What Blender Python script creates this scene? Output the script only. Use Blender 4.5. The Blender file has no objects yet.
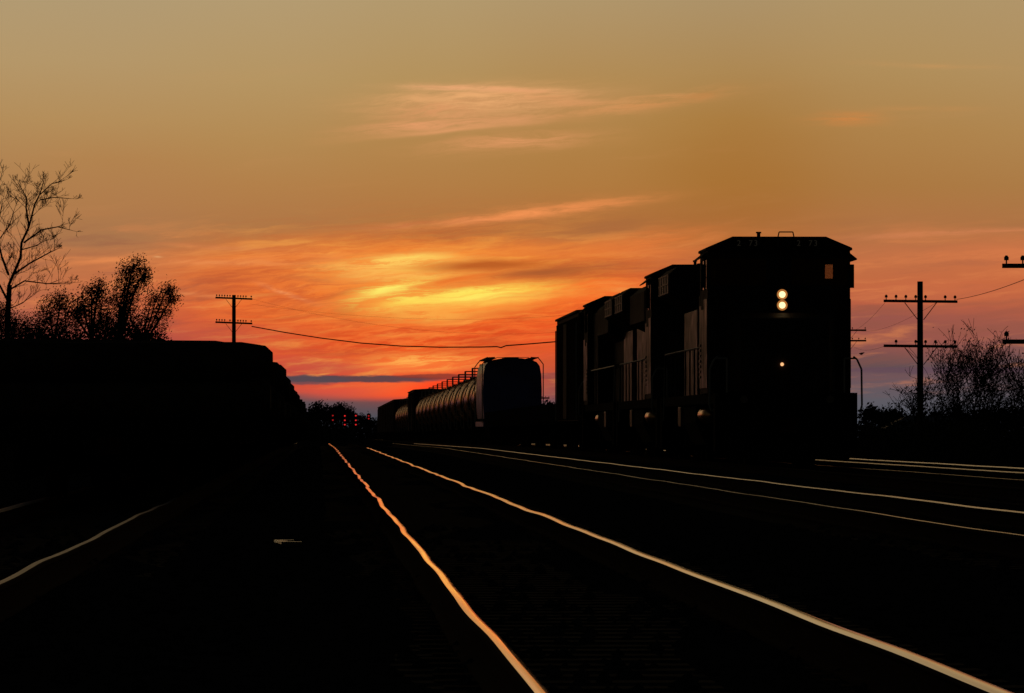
import bpy, math, random
from mathutils import Vector, Matrix
random.seed(7)
F = 6000.0; VX, VY, CH = 319.0, 429.0, 0.8      # focal length in pixels, vanishing point of the tracks, camera height over the rail heads
R = math.radians
sc = bpy.context.scene
C = sc.collection

# ---------------------------------------------------------------- camera
cd = bpy.data.cameras.new('camera'); cam = bpy.data.objects.new('camera', cd); C.objects.link(cam)
cd.sensor_width = 36.0; cd.lens = F * 36.0 / 1024.0; cd.clip_start = 0.5; cd.clip_end = 20000
cam.location = (0, 0, CH)
cam.rotation_euler = (math.pi / 2 + math.atan((VY - 346.5) / F), 0, -math.atan((512 - VX) / F))
sc.camera = cam
sc.view_settings.view_transform = 'Standard'; sc.view_settings.look = 'None'
sc.view_settings.exposure = 0.0; sc.view_settings.gamma = 1.0; sc.view_settings.use_curve_mapping = False

def lin(c):
    return tuple(((x / 255) / 12.92 if x / 255 <= .04045 else ((x / 255 + .055) / 1.055) ** 2.4) for x in c) + (1.0,)

# ---------------------------------------------------------------- world: dusk sky, cloud streaks laid out by direction
world = bpy.data.worlds.new('World'); sc.world = world; world.use_nodes = True
wt = world.node_tree; wt.nodes.clear()
class E:
    """tiny expression builder over math nodes"""
    def __init__(s, v): s.v = v
    def __add__(a, b): return op('ADD', a, b)
    def __radd__(a, b): return op('ADD', b, a)
    def __sub__(a, b): return op('SUBTRACT', a, b)
    def __rsub__(a, b): return op('SUBTRACT', b, a)
    def __mul__(a, b): return op('MULTIPLY', a, b)
    def __rmul__(a, b): return op('MULTIPLY', b, a)
    def __truediv__(a, b): return op('DIVIDE', a, b)
def op(kind, *args, clamp=False):
    n = wt.nodes.new('ShaderNodeMath'); n.operation = kind; n.use_clamp = clamp
    for i, a in enumerate(args):
        if isinstance(a, E): wt.links.new(a.v, n.inputs[i])
        else: n.inputs[i].default_value = a
    return E(n.outputs[0])
def smooth(x, a, b, lo=0.0, hi=1.0):
    n = wt.nodes.new('ShaderNodeMapRange'); n.interpolation_type = 'SMOOTHSTEP'; n.clamp = True
    if b < a: a, b, lo, hi = b, a, hi, lo
    wt.links.new(x.v, n.inputs[0])
    for i, v in zip((1, 2, 3, 4), (a, b, lo, hi)): n.inputs[i].default_value = v
    return E(n.outputs[0])
def vec(x, y, z=0.0):
    n = wt.nodes.new('ShaderNodeCombineXYZ')
    for i, a in enumerate((x, y, z)):
        if isinstance(a, E): wt.links.new(a.v, n.inputs[i])
        else: n.inputs[i].default_value = a
    return n.outputs[0]
def noise(x, y, z=0.0, detail=3.0, rough=0.55, dist=0.0):
    n = wt.nodes.new('ShaderNodeTexNoise'); n.noise_dimensions = '3D'
    wt.links.new(vec(x, y, z), n.inputs['Vector']); n.inputs['Scale'].default_value = 1.0
    n.inputs['Detail'].default_value = detail; n.inputs['Roughness'].default_value = rough
    n.inputs['Distortion'].default_value = dist
    return E(n.outputs[0])
def mixc(fac, a, b):
    n = wt.nodes.new('ShaderNodeMix'); n.data_type = 'RGBA'; n.clamp_factor = True
    if isinstance(fac, E): wt.links.new(fac.v, n.inputs[0])
    else: n.inputs[0].default_value = fac
    for i, c in ((6, a), (7, b)):
        if isinstance(c, tuple): n.inputs[i].default_value = c
        else: wt.links.new(c, n.inputs[i])
    return n.outputs[2]
tc = wt.nodes.new('ShaderNodeTexCoord'); sx = wt.nodes.new('ShaderNodeSeparateXYZ')
wt.links.new(tc.outputs['Generated'], sx.inputs[0])
dx, dy, dz = E(sx.outputs[0]), E(sx.outputs[1]), E(sx.outputs[2])
ysafe = op('MAXIMUM', dy, 0.02)
u = dx / ysafe * F + VX           # azimuth off the track direction and elevation, in 1/6000 rad steps
v = VY - dz / ysafe * F
# low-frequency warp so that nothing in the sky has a ruled edge
w1 = noise(u / 230.0, v / 60.0, 3.1, 3.0) - 0.5
w2 = noise(u / 170.0, v / 45.0, 9.7, 3.0) - 0.5
w3 = noise(u / 48.0, v / 11.0, 5.3, 4.0, .6) - 0.5
us = u + w1 * 60.0; vs = v + w2 * 13.0 + w3 * 9.0
def ramp(stops):
    n = wt.nodes.new('ShaderNodeValToRGB'); cr = n.color_ramp; cr.interpolation = 'LINEAR'
    wt.links.new(rv.v, n.inputs[0])
    while len(cr.elements) < len(stops): cr.elements.new(0.5)
    for e, (p, c) in zip(cr.elements, stops): e.position = 0.0
    for i, (p, c) in enumerate(stops):
        cr.elements[i].position = p / 450.0
        cr.elements[i].color = lin(c)
    return n.outputs[0]
warpamt = smooth(v, 180, 250) * (1.0 - smooth(v, 350, 385) * 0.8)
rv = op('DIVIDE', v + (w2 * 26.0 + w3 * 9.0) * warpamt, 450.0, clamp=True)
SKY = {
 -60: [(0,(178,154,114)),(60,(181,151,105)),(120,(180,141,90)),(170,(176,130,82)),(215,(172,122,78)),(250,(170,114,76)),(290,(172,106,76)),(330,(158,88,78)),(380,(100,72,84)),(440,(75,65,80))],
 110: [(0,(178,154,114)),(60,(181,151,105)),(120,(181,142,90)),(160,(179,131,79)),(205,(177,124,76)),(240,(170,117,76)),(262,(195,118,72)),(285,(194,110,70)),(310,(192,98,68)),(335,(172,84,74)),(380,(110,70,80)),(440,(75,65,80))],
 270: [(0,(180,155,113)),(80,(182,149,98)),(140,(180,138,83)),(185,(179,128,74)),(228,(176,119,70)),(242,(202,121,62)),(258,(236,128,56)),(290,(236,114,48)),(320,(232,94,40)),(345,(226,84,44)),(366,(206,82,60)),(374,(188,72,64)),(384,(205,76,58)),(389,(196,76,56)),(395,(98,80,84)),(418,(76,80,88)),(440,(60,62,72))],
 420: [(0,(179,153,109)),(80,(181,146,92)),(140,(179,134,77)),(185,(179,126,70)),(222,(178,117,64)),(234,(196,118,60)),(248,(246,136,52)),(275,(255,136,46)),(305,(255,132,46)),(322,(252,98,34)),(345,(242,84,30)),(362,(252,108,44)),(374,(238,90,46)),(385,(248,104,50)),(396,(240,84,46)),(402,(112,74,74)),(418,(78,78,86)),(440,(60,62,72))],
 585: [(0,(176,149,106)),(80,(178,139,84)),(140,(177,130,71)),(185,(177,123,64)),(220,(178,113,60)),(236,(200,117,60)),(252,(224,118,52)),(268,(206,102,48)),(288,(246,112,44)),(318,(246,92,36)),(350,(228,86,44)),(375,(186,82,62)),(388,(140,78,74)),(405,(96,80,88)),(440,(70,65,80))],
 730: [(0,(173,146,104)),(70,(175,139,86)),(120,(174,130,69)),(180,(171,119,57)),(225,(172,108,56)),(238,(184,108,54)),(252,(196,110,60)),(280,(200,104,62)),(315,(186,92,68)),(350,(140,84,76)),(385,(100,82,88)),(440,(70,74,86))],
 880: [(0,(176,148,103)),(70,(177,142,90)),(130,(175,131,75)),(185,(172,121,66)),(225,(176,115,68)),(252,(190,113,70)),(285,(196,106,66)),(305,(186,96,68)),(318,(150,86,72)),(335,(154,86,74)),(352,(128,82,78)),(364,(98,78,82)),(376,(112,84,88)),(400,(92,90,98)),(425,(80,86,96)),(440,(70,72,82))],
 1060: [(0,(177,149,105)),(70,(178,144,94)),(130,(176,134,80)),(185,(172,123,70)),(225,(174,114,68)),(250,(204,115,70)),(285,(200,106,64)),(310,(180,94,68)),(335,(146,86,76)),(360,(108,82,84)),(400,(90,88,96)),(440,(70,72,82))],
}
ks = sorted(SKY); col = ramp(SKY[ks[0]])
for a, b in zip(ks, ks[1:]): col = mixc(smooth(u + w1 * 40.0, a, b), col, ramp(SKY[b]))
# fine streaks of high cloud, rising slightly to the right
ca, sa = math.cos(R(5)), math.sin(R(5))
su = us * ca - vs * sa; sv = us * sa + vs * ca
st = noise(su / 120.0, sv / 13.0, 1.0, 6.0, .62, .3)
st2 = noise(su / 300.0, sv / 34.0, 7.0, 5.0, .6, .4)
zone = smooth(v, 205, 262) * smooth(v, 410, 372)
near = smooth(op('ABSOLUTE', u - 440.0), 650, 120, .45, 1.0)
bright = smooth(st * .6 + st2 * .4, .50, .63) * zone * near
dark = smooth(st * .5 + st2 * .5, .50, .37) * zone * near
lo = noise(su / 200.0, sv / 22.0, 14.0, 5.0, .6, .2)
col = mixc(bright * .70, col, mixc(smooth(op('ABSOLUTE', u - 430.0), 330, 60), lin((232, 138, 80)), lin((255, 176, 78))))
col = mixc(dark * .62, col, mixc(smooth(op('ABSOLUTE', u - 450.0), 360, 130), lin((138, 84, 68)), lin((190, 82, 40))))
col = mixc(smooth(lo, .55, .78) * smooth(v, 20, 120) * smooth(v, 280, 200) * .10, col, lin((214, 148, 96)))
wisp = smooth(noise(su / 60.0, sv / 6.0, 21.0, 6.0, .66, .4), .34, .64, .25, 1.15)
tear = smooth(noise(su / 42.0, sv / 4.2, 41.0, 8.0, .72, .5), .44, .60, 0.0, 1.0)
tear2 = smooth(noise(su / 70.0, sv / 6.5, 57.0, 8.0, .70, .8), .42, .58, .15, 1.1)
wisp2 = smooth(noise(su / 34.0, sv / 7.0, 33.0, 5.0, .6, .5), .36, .62, .1, 1.1)
def blob(cx, cy, rx, ry, ang, colr, amt, tex=None, power=2.0, warp=1.0, edge=None):
    global col
    a = R(ang); c, s = math.cos(a), math.sin(a)
    U = u + (us - u) * warp; V = v + (vs - v) * warp
    X = U - cx; Y = V - cy
    p = (X * c - Y * s) / rx; q = (X * s + Y * c) / ry
    r2 = p * p + q * q
    f = op('EXPONENT', r2 * -1.0) if edge is None else smooth(op('SQRT', r2), 1.0 + edge, 1.0 - edge)
    f = f * amt
    if tex is not None: f = f * tex
    col = mixc(op('MULTIPLY', f, 1.0, clamp=True), col, lin(colr))
# upper wispy cloud and its tail
blob(490,104,92,14,3,(206,144,94),.60,None,warp=.9)
blob(478,98,84,11,2,(230,168,110),.95,wisp,warp=.7)
blob(480,101,88,13,3,(236,174,114),.6,tear,warp=.7)
blob(480,88,70,2.4,-1,(240,178,120),.8,tear2,warp=.4)
blob(640,102,80,6,8,(220,156,98),.5,tear,warp=.6)
blob(430,112,46,9,4,(222,152,100),.6,wisp2,warp=.7)
blob(505,89,58,2.6,-3,(232,164,112),.8,wisp,warp=.4)
blob(430,124,62,6,6,(232,158,106),.80,wisp,warp=.6)
blob(515,142,70,8,4,(218,150,96),.95,wisp,warp=.7)
blob(450,131,62,2.2,6,(228,158,104),.7,None,warp=.4)
blob(630,106,80,7,7,(208,144,86),.85,wisp,warp=.6)
blob(700,95,26,6,14,(200,136,76),.45,wisp,warp=.5)
blob(450,88,44,3.5,-1,(232,166,116),.6,wisp,warp=.5)
blob(470,124,80,5,5,(226,156,104),.8,wisp,warp=.5)
blob(560,100,50,6,-8,(220,152,98),.7,wisp,warp=.5)
blob(852,117,30,6,3,(210,134,70),.9,wisp,warp=.6)
blob(930,64,62,2.6,-2,(198,148,92),.5,wisp,warp=.4)
blob(925,107,46,2.4,0,(196,140,82),.45,wisp,warp=.4)
blob(740,185,90,60,0,(170,106,44),.2)
# long streak above the glow
blob(520,214,92,4.2,7,(246,150,86),1.0,wisp,warp=.35)
blob(540,211,84,7,7,(232,142,80),.45,tear,warp=.5)
blob(585,205,50,5,7,(230,140,78),.7,wisp,warp=.5)
blob(430,223,60,2.6,4,(228,138,84),.6,wisp,warp=.35)
blob(600,228,44,8,6,(158,102,62),.6)
blob(480,233,110,7,2,(166,108,60),.55)
blob(640,240,60,8,9,(226,124,62),.7,wisp)
blob(590,252,90,7,6,(226,122,58),.5,wisp)
blob(660,255,42,8,0,(222,122,66),.5,wisp)
blob(600,268,80,7,2,(178,96,56),.7,wisp)
# left streaks
blob(225,247,60,2.4,-3,(214,132,78),.7,wisp,warp=.4)
blob(190,262,180,3.4,-1,(232,142,82),.75,wisp,warp=.35)
blob(300,258,90,6,3,(238,142,74),.6,wisp)
blob(290,295,30,2.6,-20,(255,172,112),.8,wisp,warp=.5)
blob(325,303,26,3.5,-8,(248,146,80),.5,wisp,warp=.5)
blob(190,294,50,2.2,-3,(236,146,88),.6,wisp,warp=.3)
blob(270,276,80,7,-2,(198,96,50),.7,wisp)
blob(345,290,40,6,-10,(206,92,44),.6,tear2,warp=.7)
blob(560,312,60,5,12,(214,84,38),.6,tear2)
blob(340,322,70,5,-6,(196,80,44),.6,tear2)
blob(760,150,90,90,0,(160,104,46),.22)
blob(350,310,50,9,-10,(206,92,44),.5,wisp)
blob(230,335,70,14,0,(176,82,68),.5)
blob(158,257,4,.9,-3,(230,170,112),.7,None,warp=0)
# the glow where the sun has gone behind cloud
blob(440,292,120,34,4,(250,142,56),.75)
blob(420,292,150,46,3,(208,80,32),.60,tear2)
blob(430,285,150,40,3,(255,160,62),.60,tear)
blob(300,300,110,34,0,(236,112,54),.5,tear)
blob(300,280,120,40,0,(190,84,48),.4,tear2)
blob(400,262,60,7,3,(255,204,96),1.2,tear2,warp=.45)
blob(415,257,30,3,2,(255,214,100),.9,wisp,warp=.4)
blob(410,268,28,3,3,(255,206,92),.8,wisp,warp=.4)
blob(420,273,60,4.5,2,(255,184,84),.75,wisp,warp=.6)
blob(395,289,38,7,12,(255,236,102),1.35,tear2,warp=.6)
blob(390,291,26,3.5,12,(255,240,110),1.0,None,warp=.7)
blob(455,297,72,7.5,6,(255,234,98),1.4,tear2,warp=.6)
blob(470,297,40,3,6,(255,238,104),1.0,None,warp=.7)
blob(420,303,34,4,3,(255,228,92),.9,wisp,warp=.5)
blob(470,305,70,4,5,(255,196,80),.7,wisp,warp=.5)
blob(430,296,22,7,0,(255,196,78),.5,tear2,warp=.5)
blob(500,291,50,4,5,(255,216,84),.8,wisp,warp=.5)
blob(435,314,48,10,3,(255,186,80),1.1,tear2,warp=.7)
blob(395,272,60,9,4,(255,184,86),.7,tear2,warp=.6)
blob(350,266,50,6,3,(255,164,76),.7,tear,warp=.6)
blob(470,308,60,6,5,(255,160,64),.7,tear2,warp=.6)
blob(530,250,60,6,3,(240,140,62),.5,tear2)
blob(505,300,30,4,6,(255,196,80),.6,wisp,warp=.5)
blob(490,264,58,5,2,(190,96,38),1.1,None,warp=.6)
blob(545,273,52,6,3,(164,88,46),1.0,None,warp=.6)
blob(450,281,50,2.5,10,(236,116,44),.7,None,warp=.5)
blob(500,283,44,2.5,3,(244,140,56),.8,wisp,warp=.5)
blob(500,280,60,4,6,(226,118,50),.5,wisp)
blob(495,328,40,5,22,(206,76,30),.7,wisp2)
blob(475,338,38,5,4,(204,80,38),.6,wisp)
blob(380,336,40,9,0,(208,84,44),.55,wisp)
blob(345,352,60,8,-4,(176,78,52),.5,wisp)
blob(440,335,110,18,4,(222,70,28),.7,tear2)
blob(420,340,110,16,3,(255,128,56),.5,tear)
blob(425,361,50,8,2,(255,172,80),1.1,tear2,warp=.6)
blob(395,368,30,5,0,(255,132,62),.6)
blob(330,366,50,6,-4,(186,82,66),.5)
# low band: glow under the bar, grey haze, the dark bar itself
blob(435,390,70,6,0,(255,106,44),.9,None,warp=.4)
blob(330,391,60,5,0,(220,82,64),.7,None,warp=.4)
bar = noise(u / 26.0, v / 5.0, 2.0, 4.0, .6) - .5
def barblob(cx, cy, rx, ry, colr, amt):
    global col
    X = (u - cx) / rx; Y = (v + bar * 5.0 - cy) / ry
    f = smooth(op('SQRT', X * X + Y * Y), 1.25, .75) * amt
    col = mixc(f, col, lin(colr))
blob(440,385,42,7,10,(255,70,34),1.0,None,warp=.3)
barblob(345,379,98,3.6,(82,64,70),.95)
barblob(310,380,40,4.6,(84,72,80),.8)
barblob(440,376.5,46,2.4,(130,54,46),.8)
barblob(950,370,110,3.5,(98,72,86),.6)
barblob(560,376,40,3.5,(120,66,70),.5)
blob(960,232,120,3.0,3,(212,130,84),.75,wisp,warp=.4)
blob(960,256,110,6,5,(216,124,74),.6,wisp)
blob(960,290,100,10,0,(204,108,70),.5,wisp)
blob(900,318,80,8,3,(160,86,78),.45,wisp)

paint = wt.nodes.new('ShaderNodeEmission')   # placeholder kept unlinked-free below
wt.nodes.remove(paint)
sky = wt.nodes.new('ShaderNodeTexSky'); sky.sky_type = 'NISHITA'; sky.sun_disc = False
SUN_EL, SUN_AZ = R(1.2), math.atan((432 - VX) / F)
sky.sun_elevation = SUN_EL; sky.sun_rotation = SUN_AZ
mask = smooth(v, -800, -20) * smooth(op('ABSOLUTE', u - VX), 2600, 1000) * op('GREATER_THAN', dy, .02)
bg1 = wt.nodes.new('ShaderNodeBackground'); wt.links.new(col, bg1.inputs[0]); bg1.inputs[1].default_value = 1.0
bg2 = wt.nodes.new('ShaderNodeBackground'); wt.links.new(sky.outputs[0], bg2.inputs[0]); bg2.inputs[1].default_value = 0.010
mx = wt.nodes.new('ShaderNodeMixShader'); wt.links.new(mask.v, mx.inputs[0])
wt.links.new(bg2.outputs[0], mx.inputs[1]); wt.links.new(bg1.outputs[0], mx.inputs[2])
wo = wt.nodes.new('ShaderNodeOutputWorld'); wt.links.new(mx.outputs[0], wo.inputs[0])
sc.cycles.max_bounces = 5; sc.cycles.diffuse_bounces = 2; sc.cycles.glossy_bounces = 3
world.cycles.sampling_method = 'MANUAL'; world.cycles.sample_map_resolution = 2048

# ---------------------------------------------------------------- sun, very low and behind thin cloud
sl = bpy.data.lights.new('sun', 'SUN'); sl.energy = 0.0003; sl.angle = R(3.0); sl.color = (1.0, .45, .16)
so = bpy.data.objects.new('sun', sl); C.objects.link(so)
sd = Vector((math.sin(SUN_AZ) * math.cos(SUN_EL), math.cos(SUN_AZ) * math.cos(SUN_EL), math.sin(SUN_EL)))
so.rotation_euler = sd.to_track_quat('Z', 'Y').to_euler()
so.location = (0, 30, 60)

# ---------------------------------------------------------------- materials
def mat(name, base, rough=.6, metal=0.0, spec=.5, nscale=0, namt=.35, bump=0.0, bscale=None, coords='Object', emit=None, estr=0, rvar=0.0, stretch=(1,1,1)):
    m = bpy.data.materials.new(name); m.use_nodes = True; nt = m.node_tree
    b = nt.nodes['Principled BSDF']
    b.inputs['Base Color'].default_value = (*base, 1); b.inputs['Roughness'].default_value = rough
    b.inputs['Metallic'].default_value = metal; b.inputs['Specular IOR Level'].default_value = spec
    if nscale:
        t = nt.nodes.new('ShaderNodeTexCoord'); mp = nt.nodes.new('ShaderNodeMapping'); mp.inputs['Scale'].default_value = stretch
        nt.links.new(t.outputs[coords], mp.inputs[0])
        n = nt.nodes.new('ShaderNodeTexNoise'); n.inputs['Scale'].default_value = nscale; n.inputs['Detail'].default_value = 6
        nt.links.new(mp.outputs[0], n.inputs['Vector'])
        mr = nt.nodes.new('ShaderNodeMapRange'); nt.links.new(n.outputs[0], mr.inputs[0])
        mr.inputs[1].default_value = .3; mr.inputs[2].default_value = .7; mr.inputs[3].default_value = 1 - namt; mr.inputs[4].default_value = 1 + namt
        vm = nt.nodes.new('ShaderNodeVectorMath'); vm.operation = 'SCALE'; vm.inputs[0].default_value = base
        nt.links.new(mr.outputs[0], vm.inputs['Scale']); nt.links.new(vm.outputs[0], b.inputs['Base Color'])
        if rvar:
            m2 = nt.nodes.new('ShaderNodeMapRange'); nt.links.new(n.outputs[0], m2.inputs[0])
            m2.inputs[1].default_value = .3; m2.inputs[2].default_value = .7; m2.inputs[3].default_value = rough - rvar; m2.inputs[4].default_value = rough + rvar
            nt.links.new(m2.outputs[0], b.inputs['Roughness'])
        if bump:
            n2 = nt.nodes.new('ShaderNodeTexNoise'); n2.inputs['Scale'].default_value = bscale or nscale; n2.inputs['Detail'].default_value = 5
            nt.links.new(mp.outputs[0], n2.inputs['Vector'])
            bp = nt.nodes.new('ShaderNodeBump'); bp.inputs['Strength'].default_value = bump; bp.inputs['Distance'].default_value = .05
            nt.links.new(n2.outputs[0], bp.inputs['Height']); nt.links.new(bp.outputs[0], b.inputs['Normal'])
    if emit:
        b.inputs['Emission Color'].default_value = (*emit, 1); b.inputs['Emission Strength'].default_value = estr
    return m
M = dict(
    ground=mat('ground_earth', (.035,.030,.024), 1, 0, 0, .6, .4),
    ballast=mat('ballast_stone', (.05,.045,.04), 1, 0, 0, 14, .5, .8, 22),
    tie=mat('creosoted_wood', (.03,.024,.018), .95, 0, .05, 4, .4, stretch=(1,8,8)),
    rust=mat('rusty_steel', (.05,.022,.012), .95, 0, .02, 30, .4),
    paint_dark=mat('loco_dark_paint', (.04,.03,.028), .68, 0, .07, 3, .35, rvar=.1),
    paint_grey_lit=mat('loco_grey_and_lit_paint', (.15,.095,.09), .44, 0, .42, 2.2, .45, rvar=.12),  # lighter tone; on the cab sides it stands in for sky light
    black=mat('black_underframe', (.018,.017,.016), .95, 0, .03, 6, .4),
    steel=mat('worn_steel', (.8,.8,.8), .15, 1.0, .5, 10, .3),
    rail_grab=mat('handrail_paint', (.35,.33,.30), .45, 0, .5),
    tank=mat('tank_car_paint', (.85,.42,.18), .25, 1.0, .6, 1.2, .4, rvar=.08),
    boxcar=mat('boxcar_brown_paint', (.06,.028,.02), .7, 0, .12, 2, .4),
    hopper=mat('covered_hopper_paint', (.06,.075,.30), .34, 0, .6, 1.5, .25, rvar=.1),
    gondola=mat('gondola_paint', (.035,.028,.024), .8, 0, .2, 2, .4),
    wood=mat('weathered_pole_wood', (.05,.04,.03), .9, 0, .1, 3, .4, stretch=(6,6,1)),
    bark=mat('tree_bark', (.05,.04,.032), .95, 0, .05, 6, .3),
    logbark=mat('log_bark', (.06,.042,.03), .95, 0, .08, 8, .4),
    logend=mat('sawn_log_end', (.26,.19,.12), .9, 0, .1, 12, .3),
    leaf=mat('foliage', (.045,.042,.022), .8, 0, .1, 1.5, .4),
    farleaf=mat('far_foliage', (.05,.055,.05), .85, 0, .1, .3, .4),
    insul=mat('insulator_glass', (.05,.08,.07), .25, 0, .5),
    wire=mat('line_wire', (.04,.035,.03), .7, .3, .3),
    roof=mat('shed_metal_roof', (.14,.15,.18), .45, .3, .5, 2, .2),
    shedwall=mat('shed_board_wall', (.05,.05,.055), .9, 0, .1, 2, .3),
    signal=mat('signal_black_paint', (.02,.02,.02), .7, 0, .2),
    red=mat('red_signal_lamp', (.3,.01,.01), .4, 0, .5, emit=(1.0,.03,.03), estr=.7),
    redlo=mat('dim_red_signal_lamp', (.3,.01,.01), .4, 0, .5, emit=(1.0,.03,.03), estr=.35),
    lamp=mat('headlight_lamp', (.9,.85,.7), .3, 0, .5, emit=(1.0,.72,.34), estr=1.75),
    lampring=mat('headlight_halo_reflector', (.8,.5,.3), .3, .9, .5, emit=(1.0,.36,.08), estr=.42),  # orange glow put on the reflector ring in place of the lamp's halo
    marker=mat('marker_lamp', (.8,.5,.3), .3, 0, .5, emit=(1.0,.5,.22), estr=1.1),
    lampoff=mat('unlit_lamp_lens', (.12,.11,.10), .2, 0, .5),
    numeral=mat('backlit_numeral', (.5,.48,.4), .6, 0, .3, emit=(1.0,.8,.55), estr=.006),
    bird=mat('bird_feathers', (.02,.02,.02), .9, 0, .1),
)
# running surface of a rail: polished steel worn bright along the crown, duller at its edges
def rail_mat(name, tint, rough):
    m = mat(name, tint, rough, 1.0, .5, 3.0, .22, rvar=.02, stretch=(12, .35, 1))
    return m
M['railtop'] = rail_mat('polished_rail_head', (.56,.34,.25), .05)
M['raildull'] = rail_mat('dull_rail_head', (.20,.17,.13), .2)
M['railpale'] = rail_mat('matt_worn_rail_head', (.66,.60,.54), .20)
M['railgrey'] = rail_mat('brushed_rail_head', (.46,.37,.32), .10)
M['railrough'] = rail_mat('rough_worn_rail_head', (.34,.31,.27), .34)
M['railrust'] = rail_mat('lightly_rusted_rail_head', (.055,.045,.035), .2)
g = bpy.data.materials.new('window_glass'); g.use_nodes = True; nt = g.node_tree; nt.nodes.clear()
tr = nt.nodes.new('ShaderNodeBsdfTransparent'); tr.inputs[0].default_value = (.62,.6,.56,1)
gl = nt.nodes.new('ShaderNodeBsdfGlossy'); gl.inputs['Roughness'].default_value = .05
fr = nt.nodes.new('ShaderNodeFresnel'); fr.inputs[0].default_value = 1.45
ms = nt.nodes.new('ShaderNodeMixShader'); out = nt.nodes.new('ShaderNodeOutputMaterial')
nt.links.new(fr.outputs[0], ms.inputs[0]); nt.links.new(tr.outputs[0], ms.inputs[1]); nt.links.new(gl.outputs[0], ms.inputs[2]); nt.links.new(ms.outputs[0], out.inputs[0])
M['glass'] = g

# ---------------------------------------------------------------- helpers
class MB:
    def __init__(s): s.v = []; s.f = []; s.mi = []
    def add(s, vs_, fs, mi=0):
        o = len(s.v); s.v += [tuple(p) for p in vs_]; s.f += [tuple(i + o for i in f) for f in fs]; s.mi += [mi] * len(fs); return s
    def box(s, x0, x1, y0, y1, z0, z1, mi=0):
        return s.add([(x0,y0,z0),(x1,y0,z0),(x1,y1,z0),(x0,y1,z0),(x0,y0,z1),(x1,y0,z1),(x1,y1,z1),(x0,y1,z1)],
                     [(0,3,2,1),(4,5,6,7),(0,1,5,4),(1,2,6,5),(2,3,7,6),(3,0,4,7)], mi)
    def tube(s, p, q, r0, r1=None, n=8, mi=0, capmi=None):
        r1 = r0 if r1 is None else r1
        p, q = Vector(p), Vector(q); d = (q - p)
        if d.length < 1e-6: return s
        d.normalize(); a = d.orthogonal().normalized(); b = d.cross(a)
        vs_ = [p + (a * math.cos(2*math.pi*i/n) + b * math.sin(2*math.pi*i/n)) * r0 for i in range(n)] + \
              [q + (a * math.cos(2*math.pi*i/n) + b * math.sin(2*math.pi*i/n)) * r1 for i in range(n)]
        s.add(vs_, [(i, (i+1) % n, n + (i+1) % n, n + i) for i in range(n)], mi)
        o = len(s.v) - 2 * n
        s.f += [tuple(o + i for i in range(n-1, -1, -1)), tuple(o + n + i for i in range(n))]; s.mi += [mi if capmi is None else capmi] * 2
        return s
    def path(s, pts, r, n=6, mi=0):
        for a, b in zip(pts, pts[1:]): s.tube(a, b, r, r, n, mi)
        return s
    def prismy(s, poly, y0, y1, mi=0):      # polygon in x,z extruded along y
        n = len(poly)
        s.add([(x, y0, z) for x, z in poly] + [(x, y1, z) for x, z in poly], [(i, (i+1) % n, n+(i+1) % n, n+i) for i in range(n)] + [tuple(range(n-1,-1,-1)), tuple(range(n, 2*n))], mi); return s
    def prismx(s, poly, x0, x1, mi=0):      # polygon in y,z extruded along x
        n = len(poly)
        s.add([(x0, y, z) for y, z in poly] + [(x1, y, z) for y, z in poly], [(i, (i+1) % n, n+(i+1) % n, n+i) for i in range(n)] + [tuple(range(n-1,-1,-1)), tuple(range(n, 2*n))], mi); return s
    def disc_x(s, x0, x1, y, z, r, n=20, mi=0): return s.tube((x0,y,z), (x1,y,z), r, r, n, mi)
    def lathe_y(s, prof, cx, cz, n=28, mi=0):   # profile of (y, radius)
        o = len(s.v)
        for y, r in prof:
            for i in range(n): s.v.append((cx + r*math.cos(2*math.pi*i/n), y, cz + r*math.sin(2*math.pi*i/n)))
        for k in range(len(prof)-1):
            for i in range(n):
                s.f.append((o+k*n+i, o+k*n+(i+1) % n, o+(k+1)*n+(i+1) % n, o+(k+1)*n+i)); s.mi.append(mi)
        s.f.append(tuple(o+i for i in range(n))); s.f.append(tuple(o+(len(prof)-1)*n+i for i in range(n-1,-1,-1))); s.mi += [mi]*2
        return s
    def build(s, name, m, parent=None, smooth=False, bevel=0, fix=True):
        me = bpy.data.meshes.new(name); me.from_pydata(s.v, [], s.f)
        for x in (m if isinstance(m, (list, tuple)) else [m]): me.materials.append(M[x])
        me.polygons.foreach_set('material_index', s.mi)
        if fix:
            import bmesh
            bm = bmesh.new(); bm.from_mesh(me); bmesh.ops.recalc_face_normals(bm, faces=bm.faces); bm.to_mesh(me); bm.free()
        if smooth:
            me.polygons.foreach_set('use_smooth', [True]*len(me.polygons))
            try: me.set_sharp_from_angle(angle=R(40))
            except Exception: pass
        me.update()
        o = bpy.data.objects.new(name, me); C.objects.link(o)
        if parent: o.parent = parent
        if bevel:
            b = o.modifiers.new('bevel', 'BEVEL'); b.width = bevel; b.segments = 2; b.limit_method = 'ANGLE'
        return o
def tag(o, label=None, cat=None, group=None, kind=None):
    if label: o['label'] = label
    if cat: o['category'] = cat
    if group: o['group'] = group
    if kind: o['kind'] = kind
    return o
def empty(name, loc, rz=0):
    o = bpy.data.objects.new(name, None); C.objects.link(o); o.location = loc; o.rotation_euler = (0, 0, rz); o.empty_display_size = .3
    return o
KIDS = {}
def kids(o): return [c for c in o.children]
def copy_tree(o, parent=None):
    c = o.copy(); C.objects.link(c)
    if parent: c.parent = parent
    for ch in kids(o): copy_tree(ch, c)
    return c
def drop(Y): return max(0.0, Y - 250.0) * 0.0013
def at(px, py, Y): return Vector(((px - VX) / F * Y, Y, CH + (VY - py) / F * Y))
TR = {'far left': -2.42, 'near': 1.38, 'second': 6.03, 'train': 10.30, 'far right': 13.72}

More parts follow.
